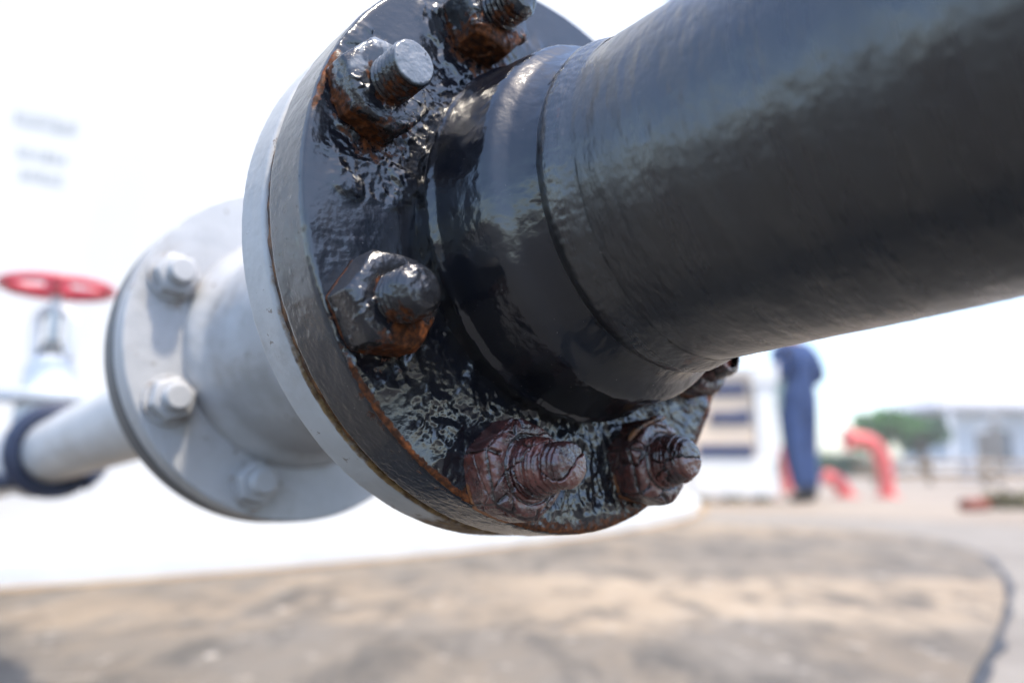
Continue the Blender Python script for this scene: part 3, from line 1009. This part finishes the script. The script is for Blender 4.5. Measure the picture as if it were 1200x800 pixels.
M_SKIN = simple("skin", (0.30, 0.17, 0.11), 0.55, 0.08, 20)
M_NAVY = simple("navy_cotton", (0.020, 0.050, 0.15), 0.85, 0.25, 9, bump=0.3)
M_BOOT = simple("black_leather", (0.022, 0.02, 0.02), 0.5, 0.3, 20)
M_HAIR = simple("dark_hair", (0.012, 0.010, 0.009), 0.6, 0.3, 60)
pe = empty("person", (2.83, 7.62, 0))
pe.scale = (1.06, 1.06, 1.06)
pe.rotation_euler = (0, 0, rad(-66))                       # local -X is where the worker faces
tag(pe, "worker in navy overalls and dark boots, standing with arms bent beside the cream cabinet", "person")
J = [((0, 0, 0.95), (0.12, 0.15)),           # 0 pelvis
     ((-0.01, 0, 1.12), (0.11, 0.14)),       # 1 waist
     ((-0.02, 0, 1.30), (0.12, 0.17)),       # 2 chest
     ((-0.03, 0, 1.43), (0.09, 0.14)),       # 3 shoulders centre
     ((-0.05, 0, 1.51), (0.055, 0.06)),      # 4 neck
     ((-0.075, 0, 1.60), (0.085, 0.078)),    # 5 head low
     ((-0.07, 0, 1.69), (0.098, 0.080)),     # 6 head mid
     ((-0.06, 0, 1.755), (0.065, 0.06)),     # 7 crown
     ((0.0, 0.18, 1.41), 0.058), ((0.06, 0.25, 1.16), 0.046), ((-0.16, 0.20, 1.08), 0.036), ((-0.24, 0.18, 1.09), (0.022, 0.04)),
     ((0.0, -0.18, 1.41), 0.058), ((0.06, -0.25, 1.16), 0.046), ((-0.16, -0.20, 1.10), 0.036), ((-0.24, -0.18, 1.12), (0.022, 0.04)),
     ((0.0, 0.085, 0.88), 0.085), ((-0.02, 0.09, 0.50), 0.060), ((0.03, 0.085, 0.10), 0.042), ((-0.09, 0.095, 0.035), (0.04, 0.03)),
     ((0.0, -0.09, 0.88), 0.085), ((0.02, -0.09, 0.50), 0.060), ((0.08, -0.085, 0.10), 0.042), ((-0.04, -0.095, 0.035), (0.04, 0.03)),
     ((-0.172, 0, 1.655), 0.014)]            # nose
E = [(0, 1), (1, 2), (2, 3), (3, 4), (4, 5), (5, 6), (6, 7), (3, 8), (8, 9), (9, 10), (10, 11), (3, 12), (12, 13), (13, 14), (14, 15),
     (0, 16), (16, 17), (17, 18), (18, 19), (0, 20), (20, 21), (21, 22), (22, 23), (5, 24)]
# fingers and thumb on each hand
for hi, s in ((11, 1), (15, -1)):
    hx, hy, hz = J[hi][0]
    for q, L in zip((-0.028, -0.010, 0.010, 0.028), (0.062, 0.074, 0.078, 0.066)):
        a = len(J)
        J += [((hx - 0.035, hy - s * 0.006, hz + q), 0.0095), ((hx - 0.035 - L * 0.6, hy - s * 0.015, hz + q), 0.009), ((hx - 0.035 - L * 0.85, hy - s * 0.045, hz + q), 0.008)]
        E += [(hi, a), (a, a + 1), (a + 1, a + 2)]
    a = len(J)
    J += [((hx + 0.02, hy - s * 0.03, hz + 0.045), 0.011), ((hx - 0.025, hy - s * 0.055, hz + 0.055), 0.0095)]
    E += [(hi, a), (a, a + 1)]
body = skin_mesh("body", J, E, M_SKIN, pe)
JC = [((0, 0, 0.95), (0.15, 0.185)), ((-0.01, 0, 1.12), (0.14, 0.17)), ((-0.02, 0, 1.30), (0.15, 0.20)), ((-0.03, 0, 1.43), (0.115, 0.17)), ((-0.04, 0, 1.495), (0.075, 0.08)),
      ((0.0, 0.19, 1.41), 0.080), ((0.065, 0.26, 1.16), 0.066), ((-0.14, 0.205, 1.082), 0.055),
      ((0.0, -0.19, 1.41), 0.080), ((0.065, -0.26, 1.16), 0.066), ((-0.14, -0.205, 1.102), 0.055),
      ((0.0, 0.095, 0.88), 0.125), ((-0.02, 0.095, 0.50), 0.105), ((0.03, 0.085, 0.10), 0.075),
      ((0.0, -0.095, 0.88), 0.125), ((0.02, -0.095, 0.50), 0.105), ((0.08, -0.085, 0.10), 0.075)]
EC = [(0, 1), (1, 2), (2, 3), (3, 4), (3, 5), (5, 6), (6, 7), (3, 8), (8, 9), (9, 10), (0, 11), (11, 12), (12, 13), (0, 14), (14, 15), (15, 16)]
skin_mesh("overalls", JC, EC, M_NAVY, pe)
for (x, y) in ((0.03, 0.085), (0.08, -0.085)):
    skin_mesh("boot", [((x + 0.01, y, 0.16), 0.058), ((x + 0.01, y, 0.055), 0.054), ((x - 0.10, y + 0.01, 0.045), (0.045, 0.05)), ((x - 0.16, y + 0.01, 0.038), (0.035, 0.045))],
              [(0, 1), (1, 2), (2, 3)], M_BOOT, pe)
skin_mesh("hair", [((-0.045, 0, 1.66), (0.092, 0.088)), ((-0.045, 0, 1.735), (0.095, 0.085)), ((-0.05, 0, 1.775), (0.06, 0.055))], [(0, 1), (1, 2)], M_HAIR, pe)
for s in (-1, 1):
    bm = bmesh.new()
    bmesh.ops.create_uvsphere(bm, u_segments=10, v_segments=8, radius=0.012, matrix=Matrix.Translation((-0.158, s * 0.032, 1.675)))
    bm_obj("eye", bm, simple("eye_white", (0.6, 0.6, 0.6), 0.2), body, True)
    bm = bmesh.new()
    bmesh.ops.create_uvsphere(bm, u_segments=10, v_segments=8, radius=0.03, matrix=Matrix.Translation((-0.07, s * 0.083, 1.655)) @ Matrix.Diagonal((0.7, 0.35, 1.1, 1)))
    bm_obj("ear", bm, M_SKIN, body, True)

# ------------------------------------------------------------------ red pipes
def red_pipe(name, pts, r, flange_at, label):
    e = empty(name, Vector((pts[0][0], pts[0][1], 0)))
    tag(e, label, "pipe", "red fire pipes by the worker")
    base = Vector((pts[0][0], pts[0][1], 0))
    bm = bmesh.new()
    tube_pts(bm, [Vector(p) - base for p in spline(pts, 8)], r, 24)
    bm_obj("barrel", bm, M_RED2, e, True)
    for p, d in flange_at:
        bm = bmesh.new()
        d = Vector(d).normalized()
        c = Vector(p) - base
        tube_pts(bm, [c - d * 0.015, c + d * 0.015], r * 1.6, 28)
        bm_obj("flange", bm, M_RED2, e, bevel=0.004)
    return e


M_RED2 = simple("coral_red_enamel", (0.70, 0.15, 0.14), 0.45, 0.12, 5)
red_pipe("red_pipe_bend", [(4.22, 8.8, 0.0), (4.22, 8.8, 0.25), (4.18, 8.8, 0.48), (4.08, 8.8, 0.615), (3.93, 8.8, 0.655), (3.80, 8.8, 0.655)], 0.085,
         [((4.22, 8.8, 0.016), (0, 0, 1)), ((3.82, 8.8, 0.655), (1, 0, 0))], "tall coral red pipe bend rising from the ground and turning left, right of the worker")
red_pipe("red_pipe_bend", [(3.80, 8.9, 0.0), (3.78, 8.9, 0.10), (3.70, 8.9, 0.19), (3.56, 8.9, 0.235)], 0.085,
         [((3.80, 8.9, 0.016), (0, 0, 1))], "low coral red pipe stub leaning left, between the worker and the tall red bend")
red_pipe("red_pipe_bend", [(2.98, 9.2, 0.0), (2.98, 9.2, 0.14), (3.0, 9.2, 0.24)], 0.10,
         [((2.98, 9.2, 0.016), (0, 0, 1))], "short coral red pipe stub at the worker's left foot beside the cabinet")
red_pipe("red_pipe_bend", [(3.66, 10.4, 0.0), (3.66, 10.4, 0.52), (3.66, 10.4, 0.60)], 0.07,
         [((3.66, 10.4, 0.58), (0, 0, 1))], "upright coral red pipe behind the worker's back")

# ------------------------------------------------------------------ rusty offcut, weeds
bm = bmesh.new()
tube_pts(bm, [(3.56, 6.18, 0.05), (3.80, 6.30, 0.05)], 0.05, 24)
bo = bm_obj("pipe_offcut", bm, simple("red_brown_rust", (0.20, 0.05, 0.03), 0.8, 0.4, 12), bevel=0.004)
tag(bo, "short red brown length of pipe lying on the ground near the right edge", "pipe offcut")


def leaf_cloud(name, centres, nleaf, size, mat, parent=None):
    V = np.zeros((nleaf * 4, 3)); F = []
    for i in range(nleaf):
        c, r = centres[random.randrange(len(centres))]
        d = RNG.normal(size=3); d /= np.linalg.norm(d)
        p = np.array(c) + d * np.array(r) * (RNG.random() ** 0.45)
        a = RNG.normal(size=3); a /= np.linalg.norm(a)
        b = np.cross(a, RNG.normal(size=3)); b /= np.linalg.norm(b)
        s = size * RNG.uniform(0.6, 1.3)
        V[i * 4:i * 4 + 4] = [p, p + a * s * .5 + b * s * .28, p + a * s, p + a * s * .5 - b * s * .28]
        F.append((i * 4, i * 4 + 1, i * 4 + 2, i * 4 + 3))
    me = bpy.data.meshes.new(name)
    me.from_pydata(V.tolist(), [], F)
    return link(name, me, mat, parent)


def mat_leaf(name, c):
    t = NT(name)
    n = t.n("ShaderNodeNewGeometry").outputs["Random Per Island"]
    return t.out(t.ramp(n, [(0.0, tuple(q * 0.6 for q in c)), (1.0, tuple(q * 1.5 for q in c))]), 0.6, 0, None, Transmission_Weight=0.0)


M_LEAF = mat_leaf("leaf_green", (0.085, 0.22, 0.045))
M_LEAF2 = mat_leaf("leaf_dark", (0.05, 0.13, 0.045))
M_DRY = mat_leaf("dry_weed", (0.16, 0.14, 0.07))
M_BARK = simple("bark", (0.12, 0.09, 0.065), 0.9, 0.3, 10)
we = leaf_cloud("weed_clump", [((4.05, 6.45, 0.05), (0.20, 0.12, 0.09)), ((4.3, 6.6, 0.05), (0.2, 0.12, 0.08))], 500, 0.08, M_DRY)
tag(we, "low dry olive weeds on the ground at the right edge of the photo", "weeds", kind="stuff")


def tree(loc, h, cr, label, mat, blobs, nleaf):
    e = empty("tree", loc)
    tag(e, label, "tree", "trees beyond the yard")
    J = [((0, 0, -0.02), 0.16), ((0.05, 0, h * 0.3), 0.12), ((0, 0.05, h * 0.55), 0.09)]
    E_ = [(0, 1), (1, 2)]
    cs = []
    for k in range(blobs):
        a = k * 2.4; rr_ = cr * random.uniform(0.25, 0.8)
        c = (math.cos(a) * rr_, math.sin(a) * rr_, h * random.uniform(0.5, 0.88))
        J.append((tuple(q * 0.9 + w_ * 0.1 for q, w_ in zip(c, (0, 0, h * 0.5))), 0.035))
        E_.append((2 if c[2] > h * .6 else 1, len(J) - 1))
        s = cr * random.uniform(0.28, 0.48)
        cs.append((c, (s, s, s * 0.7)))
    skin_mesh("trunk", J, E_, M_BARK, e, sub=1)
    leaf_cloud("crown", cs, nleaf, 0.2, mat, e)
    return e


tree((11.6, 24.0, 0), 2.05, 0.95, "bright green bushy tree behind the tall red pipe bend", M_LEAF, 12, 3500)
tree((13.3, 25.2, 0), 2.0, 0.85, "darker green tree between the bright green tree and the grey roofed house", M_LEAF2, 11, 3000)
hd = empty("hedge", (9.8, 25.0, 0))
tag(hd, "low green hedge behind the red pipes", "hedge")
leaf_cloud("foliage", [((x, 0, 0.35), (0.5, 0.35, 0.4)) for x in np.linspace(-1.5, 1.3, 9)], 3000, 0.17, M_LEAF2, hd)
bm = bmesh.new()
for x in np.linspace(-1.5, 1.3, 9):
    tube_pts(bm, [(x, 0, -0.02), (x + 0.05, 0, 0.5)], 0.03, 8)
bm_obj("stems", bm, M_BARK, hd)

# ------------------------------------------------------------------ house, low wall, drum, posts
M_HW = simple("pale_blue_render", (0.52, 0.57, 0.62), 0.85, 0.1, 1.2)
M_ROOF = simple("grey_tiles", (0.44, 0.44, 0.47), 0.75, 0.2, 4)
M_GLASS = NT("window_glass").out((0.10, 0.13, 0.16), 0.08)
M_FRAME = simple("white_frame", (0.75, 0.76, 0.78), 0.5, 0.05)
M_DOOR = simple("red_brown_timber", (0.22, 0.05, 0.04), 0.6, 0.2, 6)
ho = empty("house", (16.2, 29.0, 0))
tag(ho, "pale blue house with wide grey hipped roof, in the far right background", "house")
cpart("wall", M_HW, [((6, 2, 1.21), (11.4, 3.6, 2.42))], ho, 0.02)
bm = bmesh.new()
v = [(-0.5, -0.6, 2.40), (12.5, -0.6, 2.40), (12.5, 4.6, 2.40), (-0.5, 4.6, 2.40), (-0.5, -0.6, 2.56), (12.5, -0.6, 2.56), (12.5, 4.6, 2.56), (-0.5, 4.6, 2.56), (3.2, 2, 4.5), (8.8, 2, 4.5)]
vs = [bm.verts.new(q) for q in v]
for f in ((3, 2, 1, 0), (0, 1, 5, 4), (1, 2, 6, 5), (2, 3, 7, 6), (3, 0, 4, 7), (4, 5, 9, 8), (5, 6, 9), (6, 7, 8, 9), (7, 4, 8)):
    bm.faces.new([vs[i] for i in f])
bm_obj("roof", bm, M_ROOF, ho)
for x in (1.6, 3.4, 7.2, 9.4):
    fr = cpart("window", M_FRAME, [((x, 0.17, 1.05), (0.08, 0.12, 1.3)), ((x + 1.1, 0.17, 1.05), (0.08, 0.12, 1.3)), ((x + 0.55, 0.17, 1.735), (1.18, 0.12, 0.08)), ((x + 0.55, 0.17, 0.365), (1.18, 0.12, 0.08)), ((x + .55, 0.18, 1.05), (0.05, 0.08, 1.29))], ho, 0)
    cpart("pane", M_GLASS, [((x + 0.55, 0.19, 1.05), (1.02, 0.03, 1.29))], fr, 0)
cpart("door", M_DOOR, [((5.6, 0.18, 0.98), (0.95, 0.06, 1.94))], ho, 0.01)
for x in (0.0, 3.0, 6.6, 9.0, 12.0):
    cpart("veranda_post", M_FRAME, [((x, -0.45, 1.2), (0.16, 0.16, 2.40))], ho, 0.01)
lw = empty("boundary_wall", (13.5, 26.3, 0))
tag(lw, "low white boundary wall in front of the trees and house", "wall")
cpart("panel", M_FRAME, [((0, 0, 0.26), (5.4, 0.15, 0.55))], lw, 0.01)
cpart("coping", M_HW, [((0, 0, 0.565), (5.5, 0.22, 0.05))], lw, 0.01)
dr = empty("water_drum", (12.0, 20.3, 0))
tag(dr, "round white drum standing in front of the low wall, left of the house", "drum")
vlathe("barrel", fillet([(0.01, 0.0), (0.30, 0.0), (0.30, 0.28), (0.31, 0.30), (0.30, 0.32), (0.30, 0.60), (0.01, 0.62)], 0.02), M_VW, dr)
vlathe("lid", fillet([(0.31, 0.605), (0.31, 0.64), (0.01, 0.645)], 0.01), M_VW, dr)
for k, (x, y, hgt, lab) in enumerate(((9.1, 15.0, 1.0, "pale concrete post standing in front of the pale blue house"),
                                      (10.3, 16.5, 1.3, "taller pale concrete post at the right edge in front of the house"),)):
    e = empty("post", (x, y, 0))
    tag(e, lab, "post", "concrete posts in the yard")
    cpart("shaft", M_APRON, [((0, 0, hgt / 2), (0.13, 0.13, hgt))], e, 0.01)
    cpart("cap", M_FRAME, [((0, 0, hgt + 0.03), (0.19, 0.19, 0.06))], e, 0.01)

M_RACK = simple("sand_enamel", (0.30, 0.22, 0.14), 0.6, 0.2, 4)
pk = empty("pipe_rack", (8.4, 14.0, 0))
tag(pk, "low sand coloured pipe rack with thin upright posts, between the red bend and the house", "pipe rack")
for x in (-1.9, -0.9, 0.1, 1.1, 2.1, 3.1):
    cpart("upright", M_RACK, [((x, 0, 0.26), (0.07, 0.07, 0.52))], pk, 0.006)
for z, r_ in ((0.20, 0.05), (0.40, 0.035)):
    bm = bmesh.new()
    tube_pts(bm, [(-2.3, -0.075, z), (3.6, -0.075, z)], r_, 16)
    bm_obj("pipe_run", bm, M_RACK, pk, True)

# ------------------------------------------------------------------ haze
hz = NT("haze_air")
for l in list(hz.t.links):
    hz.t.links.remove(l)
pv = hz.n("ShaderNodeVolumePrincipled", {"Density": 0.005})
pv.inputs["Color"].default_value = (0.95, 0.95, 0.95, 1)
hz.t.links.new(pv.outputs[0], [n for n in hz.t.nodes if n.type == 'OUTPUT_MATERIAL'][0].inputs["Volume"])
bm = bmesh.new()
box(bm, (8, 22, 3.0), (70, 60, 8.0))
tag(bm_obj("haze", bm, hz.m), kind="stuff")
